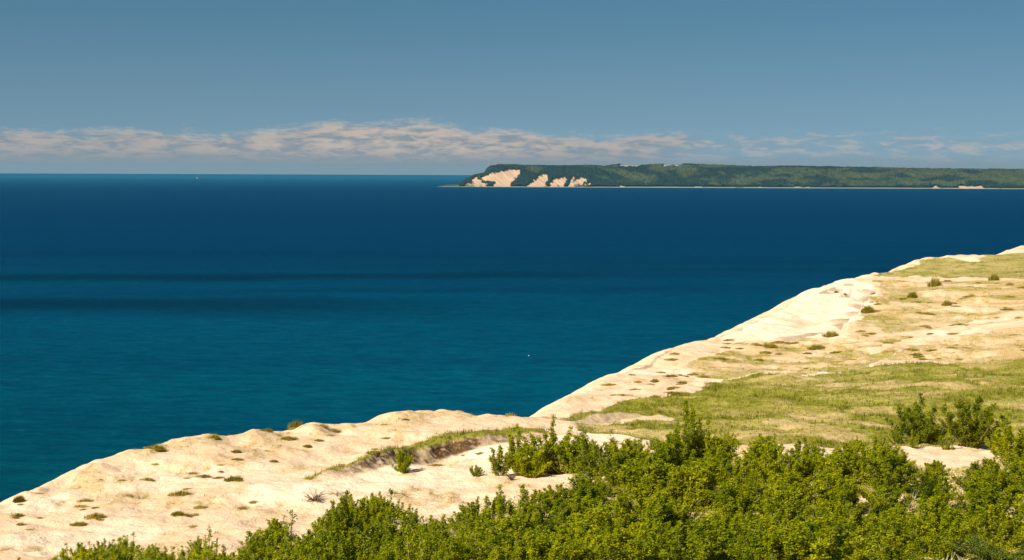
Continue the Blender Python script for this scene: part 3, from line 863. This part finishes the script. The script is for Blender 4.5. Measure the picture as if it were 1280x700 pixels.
Yw = np.repeat(yr[:, None], len(tc_), 1); Xw = tc_[None, :] * (np.abs(Yw) + 300)
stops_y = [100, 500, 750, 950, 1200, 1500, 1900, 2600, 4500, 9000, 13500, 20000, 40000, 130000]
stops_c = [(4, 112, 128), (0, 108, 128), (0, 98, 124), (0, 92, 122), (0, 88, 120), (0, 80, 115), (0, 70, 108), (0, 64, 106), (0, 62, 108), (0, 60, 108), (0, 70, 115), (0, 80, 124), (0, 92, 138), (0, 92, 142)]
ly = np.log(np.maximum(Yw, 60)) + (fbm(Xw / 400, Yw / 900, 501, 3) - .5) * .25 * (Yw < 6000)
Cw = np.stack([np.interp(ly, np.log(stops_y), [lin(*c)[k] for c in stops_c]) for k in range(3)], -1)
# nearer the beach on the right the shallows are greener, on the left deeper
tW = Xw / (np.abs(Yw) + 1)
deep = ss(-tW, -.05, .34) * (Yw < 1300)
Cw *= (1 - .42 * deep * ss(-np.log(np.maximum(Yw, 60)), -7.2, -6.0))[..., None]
# long dark bands multiplied into the water colour
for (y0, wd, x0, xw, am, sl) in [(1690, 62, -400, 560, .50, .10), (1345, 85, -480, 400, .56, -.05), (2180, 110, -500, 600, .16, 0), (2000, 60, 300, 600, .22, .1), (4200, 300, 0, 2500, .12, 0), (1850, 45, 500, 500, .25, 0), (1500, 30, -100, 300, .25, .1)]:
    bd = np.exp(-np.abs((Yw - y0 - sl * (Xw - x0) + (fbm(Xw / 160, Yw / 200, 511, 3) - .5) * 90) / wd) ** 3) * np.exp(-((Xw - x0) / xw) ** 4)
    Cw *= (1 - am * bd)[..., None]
me = mesh_np("lake_water", np.stack([Xw, Yw, np.zeros_like(Xw)], -1).reshape(-1, 3), grid_faces(len(yr), len(tc_)), water_material(), (Cw * WS).reshape(-1, 3), True, "lake_color")
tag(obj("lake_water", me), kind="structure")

# ------------------------------------------------------------------ far headland
DI = 13400.0
TOP = [(560, 233.5), (570, 232.5), (576, 229.5), (583, 225), (590, 221.5), (598, 219.5), (604, 218), (607, 213), (612, 209.5), (622, 208), (640, 208), (660, 209), (700, 209.5), (740, 208.5), (760, 209.5), (772, 208), (782, 206.5),
       (800, 207), (815, 207.5), (830, 207), (845, 206), (870, 206.5), (900, 207.5), (930, 208.5), (960, 209.5), (1000, 209), (1040, 209.3), (1080, 210), (1120, 210.5), (1160, 211.5), (1210, 212), (1270, 212.3), (1400, 213), (1700, 216), (2100, 222), (2300, 231)]
SH_V = lambda u: 233.2 + (u - 570) * .0018
def shoreY(u):
    r_ = []
    for q in np.atleast_1d(u):
        d = ray(q, SH_V(q)); r_.append(-HC / d[2])
    return np.array(r_)
uI = np.concatenate([np.arange(540, 1310, .55), np.arange(1310, 2320, 4.)])
dI = np.concatenate([np.array([-60, -30, 0, 12, 25, 40]), np.arange(50, 520, 7.), np.arange(520, 1500, 14.), np.arange(1500, 2600, 90.)])
UI = np.repeat(uI[None, :], len(dI), 0); DD = np.repeat(dI[:, None], len(uI), 1)
sy = DI + 250 * np.sin((uI - 600) / 260.) * 0
YI = sy[None, :] + DD + 60 * (fbm(UI / 60, DD * 0, 601, 3) - .5)
XI = np.array([ray(q, 232)[0] for q in uI])[None, :] * DI + 0 * DD
# true height of the skyline and shoreline as seen
topz = np.interp(uI, [a for a, _ in TOP], [b for _, b in TOP])
rz_ = np.array([ray(a, b)[2] for a, b in zip(uI, topz)])
shz = np.array([ray(a, SH_V(a))[2] for a in uI])
hz_top = np.maximum((rz_ - shz) * (DI + 350), 0.0)      # height above the shore
HT = hz_top[None, :]
bluff = ss(DD, 20, 330)                                  # steep bluff at the left end
lowland = .30 * ss(DD, 20, 140) + .70 * ss(DD, 160, 620)
wl = ss(UI, 735, 830)
prof = bluff * (1 - wl) + lowland * wl
prof = prof * (1 - .12 * ss(DD, 700, 1500)) * (1 - ss(DD, 1900, 2600))
ribs = (fbm((XI + DD * 1.0) / 70, DD / 260, 611, 4) - .5)
ZI = HT * prof + ribs * 46 * np.sin(np.pi * np.clip(prof, 0, 1)) * (HT > 30) + 4.5 * ss(DD, 0, 40) - 3 * ss(-DD, -20, 60) - .8
ZI = np.where(UI < 566, np.minimum(ZI, 4.5 * ss(DD, 0, 40) * ss(UI, 536, 560) - 1.2), ZI)
ZI -= 10 * ss(uI[None, :], 2200, 2310)
# correct for perspective so the skyline lands where the photo has it
uIp, vIp = proj(XI, YI, ZI)
SANDP = [[(598, 226), (606, 221), (614, 217.5), (625, 215), (634, 212.5), (651, 213), (649, 220), (642, 226), (636, 234), (612, 234), (621, 228), (610, 227)],
         [(580, 233), (584, 228), (588, 230), (592, 224), (597, 222), (601, 228), (612, 231), (600, 234)],
         [(658, 234), (668, 225), (674, 221), (680, 219.5), (686, 219.5), (685, 228), (678, 234)],
         [(686, 234), (692, 225), (698, 222), (701, 224), (705, 222), (708, 224), (704, 234)],
         [(710, 233), (715, 222), (719, 222), (716, 229), (726, 222), (732, 223), (730, 231), (738, 228), (740, 230), (734, 233)],
         [(772, 209), (778, 205), (800, 205), (808, 207.5), (796, 209.5)], [(826, 208.4), (832, 205), (852, 205), (855, 208)],
         [(1197, 236), (1201, 232.6), (1210, 233), (1228, 232.8), (1232, 236)], [(1164, 236), (1167, 232.2), (1171, 232.2), (1173, 236)], [(770, 236), (775, 232.5), (782, 233), (786, 236)]]
nz = (fbm(XI / 45, DD / 60, 621, 4) - .5)
uN = uIp + nz * 7; vN = vIp + (fbm(XI / 40, DD / 50, 631, 3) - .5) * 2.2
streak = fbm((XI + DD * .9 + .35 * ZI) / 13., DD / 160., 633, 3) - .5
vN = vN + streak * 5 * (UI < 780); uN = uN + streak * 5
sandm = np.zeros(XI.shape, bool)
for p in SANDP: sandm |= inpoly(uN, vN, p)
beachw = 34 + 30 * (fbm(UI / 25, DD * 0, 641, 3) - .5)
beach = DD < beachw
hollow = (ss(fbm(XI / 260, DD / 200, 651, 4), .45, .6))
M_ISL = None
def island_material():
    m, nt, out = new_mat("headland_ground"); b = NB(nt)
    a = b.n("ShaderNodeVertexColor"); a.layer_name = "cover"
    bs = b.n("ShaderNodeBsdfPrincipled"); b.l(a.outputs[0], bs.inputs["Base Color"]); bs.inputs["Roughness"].default_value = .95
    bs.inputs["Specular IOR Level"].default_value = .1
    b.l(bs.outputs[0], out.inputs[0]); return m
sand_c = np.array([.38, .25, .165]); beach_c = np.array([.20, .20, .17]); soil_c = np.array([.05, .06, .025])
CI = np.where(sandm[..., None], sand_c * (.62 + .7 * fbm((XI + DD * .9) / 14, DD / 120, 661, 3))[..., None], soil_c)
CI = np.where(beach[..., None], beach_c, CI)
me = mesh_np("headland", np.stack([XI, YI, ZI], -1).reshape(-1, 3), grid_faces(len(dI), len(uI)), island_material(), CI.reshape(-1, 3), True, "cover")
tag(obj("headland", me), kind="structure")
# forest canopy: crowns piled over the ground, one mass
tree = (~sandm) & (~beach) & (UI > 572) & (ZI > 3)
crown_h = 4 + 9 * vn(XI / 9, DD / 11, 701) + 16 * (fbm(XI / 34, DD / 34, 702, 3) - .25)
crown_h *= np.where((UI > 600) & (UI < 620), .8, 1)
ZF = ZI + crown_h
keep = tree.ravel()[grid_faces(len(dI), len(uI))].sum(1) >= 3
fF = grid_faces(len(dI), len(uI))[keep]
ZF = np.where(tree, ZF, ZI - 1.0)
conif = ss(fbm(XI / 220, DD / 120, 711, 4) + .22 * (1 - wl) + .16 * ss(260 - DD, 0, 140) + .02, .50, .68)
lightp = ss(fbm(XI / 300, DD / 90, 721, 4), .45, .65)
jt = (.7 + .6 * vn(XI / 9, DD / 11, 731))[..., None]
CF = (np.array([.032, .040, .020]) * (1 - conif[..., None]) + np.array([.010, .018, .016]) * conif[..., None])
CF = CF * (1 + .22 * lightp[..., None] * (1 - conif[..., None])) * jt
me = mesh_np("forest", np.stack([XI, YI, ZF], -1).reshape(-1, 3), fF, island_material(), CF.reshape(-1, 3), False, "cover")
fo = tag(obj("forest", me), kind="stuff"); fo["label"] = "far-off dark green forest covering the headland"

# ------------------------------------------------------------------ far freighter and a buoy
def box(x0, x1, y0, y1, z0, z1, bev=0):
    v_ = [(x, y, z) for x in (x0, x1) for y in (y0, y1) for z in (z0, z1)]
    f_ = [(0, 1, 3, 2), (4, 6, 7, 5), (0, 4, 5, 1), (2, 3, 7, 6), (0, 2, 6, 4), (1, 5, 7, 3)]
    return v_, f_
MH = plain_material("ship_hull_paint", (0.03, 0.035, 0.05), (0.05, 0.05, 0.06), .05, .6)
MW = plain_material("ship_grey_paint", (0.24, 0.27, 0.28), (0.3, 0.32, 0.33), .05, .5)
SHY = 27500.0
sx = ray(252, 222)[0] * SHY
ship = bpy.data.objects.new("cargo_ship", None); COL.objects.link(ship); ship.location = (sx, SHY, 0)
ship.rotation_euler = (0, 0, .15)
tag(ship, "tiny distant cargo ship low on the water just under the left horizon", "ship")
hv = []
for z, w, a0, a1 in [(-3, .75, -88, 92), (4, 1, -92, 98), (10, 1, -93, 104)]:
    for (sxn, syn) in [(a0, -8), (a0, 8), (a0 + 10, 12), (60, 12), (a1, 0), (60, -12), (a0 + 10, -12)]:
        hv.append((sxn, syn * w, z))
hf = [[k * 7 + i, k * 7 + (i + 1) % 7, (k + 1) * 7 + (i + 1) % 7, (k + 1) * 7 + i] for k in range(2) for i in range(7)]
hm = bpy.data.meshes.new("hull"); hm.from_pydata(hv, [], hf + [[14 + i for i in range(7)]]); hm.materials.append(MH); obj("hull", hm, ship)
v_, f_ = merge([box(-86, -58, -11, 11, 10, 24), box(-84, -62, -9, 9, 24, 31), box(-82, -66, -12, 12, 31, 35)])
obj("deckhouse", mesh_np("deckhouse", v_, f_, MW), ship)
v_, f_ = merge([tube([(-78, 0, 35), (-78, 0, 44)], 3.5, 3., 8)]); obj("funnel", mesh_np("funnel", v_, f_, MH), ship)
v_, f_ = merge([tube([(70, 0, 10), (70, 0, 30)], .8, .5, 6)]); obj("mast", mesh_np("mast", v_, f_, MW), ship)
for k in range(5):
    o = obj("hatch_cover", mesh_np("hatch_cover", *map(np.array, box(-48 + k * 22, -32 + k * 22, -8, 8, 10, 12.5)), MH), ship)

bx, by, _ = at(661, 444, 965)
prof_ = [(.02, -.3), (.55, -.2), (.62, .1), (.5, .35), (.2, .5), (.12, .9), (.02, .95)]
v_ = [(r_ * math.cos(a), r_ * math.sin(a), z) for r_, z in prof_ for a in np.linspace(0, 2 * math.pi, 12, endpoint=False)]
f_ = [(k * 12 + i, k * 12 + (i + 1) % 12, (k + 1) * 12 + (i + 1) % 12, (k + 1) * 12 + i) for k in range(len(prof_) - 1) for i in range(12)]
tag(obj("buoy", mesh_np("buoy", np.array(v_), np.array(f_), plain_material('float_paint', (.7, .7, .68), (.8, .8, .8), 2)), None, (bx, by, 0)), "tiny white float alone on the open teal water", "buoy").scale = (.45, .45, .45)

# ------------------------------------------------------------------ haze
hb = bpy.data.meshes.new("haze")
v_, f_ = box(-60000, 60000, -1500, 36000, -8, 260)
hb.from_pydata(v_, [], f_)
hm_, nt, out = new_mat("lake_air"); b = NB(nt)
pv = b.n("ShaderNodeVolumePrincipled"); pv.inputs["Color"].default_value = (.16, .58, .82, 1); pv.inputs["Density"].default_value = 9e-6
pv.inputs["Anisotropy"].default_value = .1
b.l(pv.outputs[0], out.inputs["Volume"]); hb.materials.append(hm_)
USE_HAZE = True
if USE_HAZE: tag(obj("haze", hb), kind="stuff")["label"] = "thin blue air over the lake"

# ------------------------------------------------------------------ light
SUN_EL = math.radians(41); SUN_AZ = math.radians(-132)      # clockwise from +Y
sd_ = Vector((math.sin(SUN_AZ) * math.cos(SUN_EL), math.cos(SUN_AZ) * math.cos(SUN_EL), math.sin(SUN_EL)))
L = bpy.data.lights.new("sun", 'SUN'); L.energy = 5.0; L.angle = math.radians(.5); L.color = (1.0, .92, .78)
lo = bpy.data.objects.new("sun", L); COL.objects.link(lo); lo.rotation_euler = sd_.to_track_quat('Z', 'Y').to_euler()
lo.location = (-100, -100, 400)

w = bpy.data.worlds.new("World"); scene.world = w; w.use_nodes = True
nt = w.node_tree; nt.nodes.clear(); b = NB(nt)
out = b.n("ShaderNodeOutputWorld"); bg = b.n("ShaderNodeBackground")
tcn = b.n("ShaderNodeTexCoord").outputs["Generated"]
sx_ = b.n("ShaderNodeSeparateXYZ"); b.l(tcn, sx_.inputs[0])
X, Y, Z = sx_.outputs
sky = b.n("ShaderNodeTexSky", sky_type='NISHITA'); sky.sun_disc = False
sky.sun_elevation = SUN_EL; sky.sun_rotation = SUN_AZ % (2 * math.pi); sky.altitude = 200
sky.air_density = 1.0; sky.dust_density = .3; sky.ozone_density = 2.5
# clear, polarised-looking sky: sample the sky model a little above the true direction
zz = b.m('ADD', b.m('MULTIPLY', Z, 1.0), .22)
cb = b.n("ShaderNodeCombineXYZ"); b.l(X, cb.inputs[0]); b.l(Y, cb.inputs[1]); b.l(zz, cb.inputs[2])
nv = b.n("ShaderNodeVectorMath", operation='NORMALIZE'); b.l(cb.outputs[0], nv.inputs[0]); b.l(nv.outputs[0], sky.inputs[0])
el = b.m('MULTIPLY', b.m('ARCSINE', Z), 180 / math.pi)             # degrees
az = b.m('MULTIPLY', b.m('ARCTAN2', X, Y), 180 / math.pi)
skc = b.mix(b.ramp(el, 0, 7), (.54, .55, .445), (.305, .455, .415)); skc = b.mix(1., sky.outputs[0], skc, 'MULTIPLY')
# cloud bank low on the horizon
cc = b.n("ShaderNodeCombineXYZ"); b.l(b.m('MULTIPLY', az, 1.0), cc.inputs[0]); b.l(b.m('MULTIPLY', el, 3.2), cc.inputs[1])
cn = b.noise(b.mapping(cc.outputs[0], (.85, 1.2, 1)), 1.15, 9, .6, .35); cn2 = b.noise(cc.outputs[0], .38, 3, .5)
cn3 = b.noise(cc.outputs[0], 3.4, 6, .6, .2)
# vertical extent of the bank: higher left of centre, broken at right
def gauss(x, c, wd): return b.m('POWER', 2.718, b.m('MULTIPLY', b.m('POWER', b.m('ABSOLUTE', b.m('DIVIDE', b.m('SUBTRACT', x, c), wd)), 2.0), -1.0))
topel = b.m('ADD', b.m('ADD', 1.40, b.m('MULTIPLY', gauss(az, -4.5, 3.6), .42)), b.m('MULTIPLY', b.m('SUBTRACT', cn2, .5), .9))
topel = b.m('ADD', topel, b.m('MULTIPLY', b.m('SUBTRACT', cn3, .5), .5))
inband = b.m('SUBTRACT', topel, el)
bank = b.m('MULTIPLY', b.ramp(inband, -.02, .30), b.ramp(el, 0.0, .35, .92, 1.0))
rightness = b.ramp(az, 3.5, 8.0)
bank = b.m('MULTIPLY', bank, b.m('SUBTRACT', 1.0, b.m('MULTIPLY', rightness, .75)))
puff = b.m('MULTIPLY', b.m('MULTIPLY', b.m('ADD', b.m('MULTIPLY', b.ramp(b.m('SUBTRACT', cn, b.m('MULTIPLY', rightness, .075)), .37, .60), .9), b.m('MULTIPLY', b.ramp(cn3, .4, .7), .15)), b.ramp(inband, -.22, .2)), b.m('MULTIPLY', b.ramp(el, .25, 1.0), b.m('ADD', .62, b.m('MULTIPLY', gauss(az, -3.6, 6.0), .38))))
cgrey = (0.215, 0.245, 0.28); clit = (0.53, 0.44, 0.37)
gfac = b.m('MAXIMUM', b.m('MULTIPLY', bank, b.ramp(cn, .25, .55, .70, .95)), b.ramp(el, .25, 1.0, .88, 0), clamp=True)
skyraw = b.mix(1.0, skc, (0.1, 0.1, 0.1), 'MULTIPLY')
c = b.mix(gfac, skyraw, tuple(q * .62 for q in cgrey))
c = b.mix(b.m('MULTIPLY', puff, .85), c, tuple(q * .62 for q in clit))
b.l(c, bg.inputs[0]); bg.inputs[1].default_value = 1.0
# keep the Background strength in the daylight range: colours are scaled up, strength down
c10 = b.mix(1.0, c, (10., 10., 10.), 'MULTIPLY'); b.l(c10, bg.inputs[0]); bg.inputs[1].default_value = .1
b.l(bg.outputs[0], out.inputs[0])

scene.view_settings.view_transform = 'Standard'; scene.view_settings.look = 'None'; scene.view_settings.gamma = 1
scene.view_settings.exposure = 0.9
scene.render.engine = 'CYCLES'
scene.cycles.max_bounces = 6; scene.cycles.diffuse_bounces = 3; scene.cycles.transmission_bounces = 3; scene.cycles.volume_bounces = 0
scene.cycles.transparent_max_bounces = 8
scene.cycles.use_denoising = True
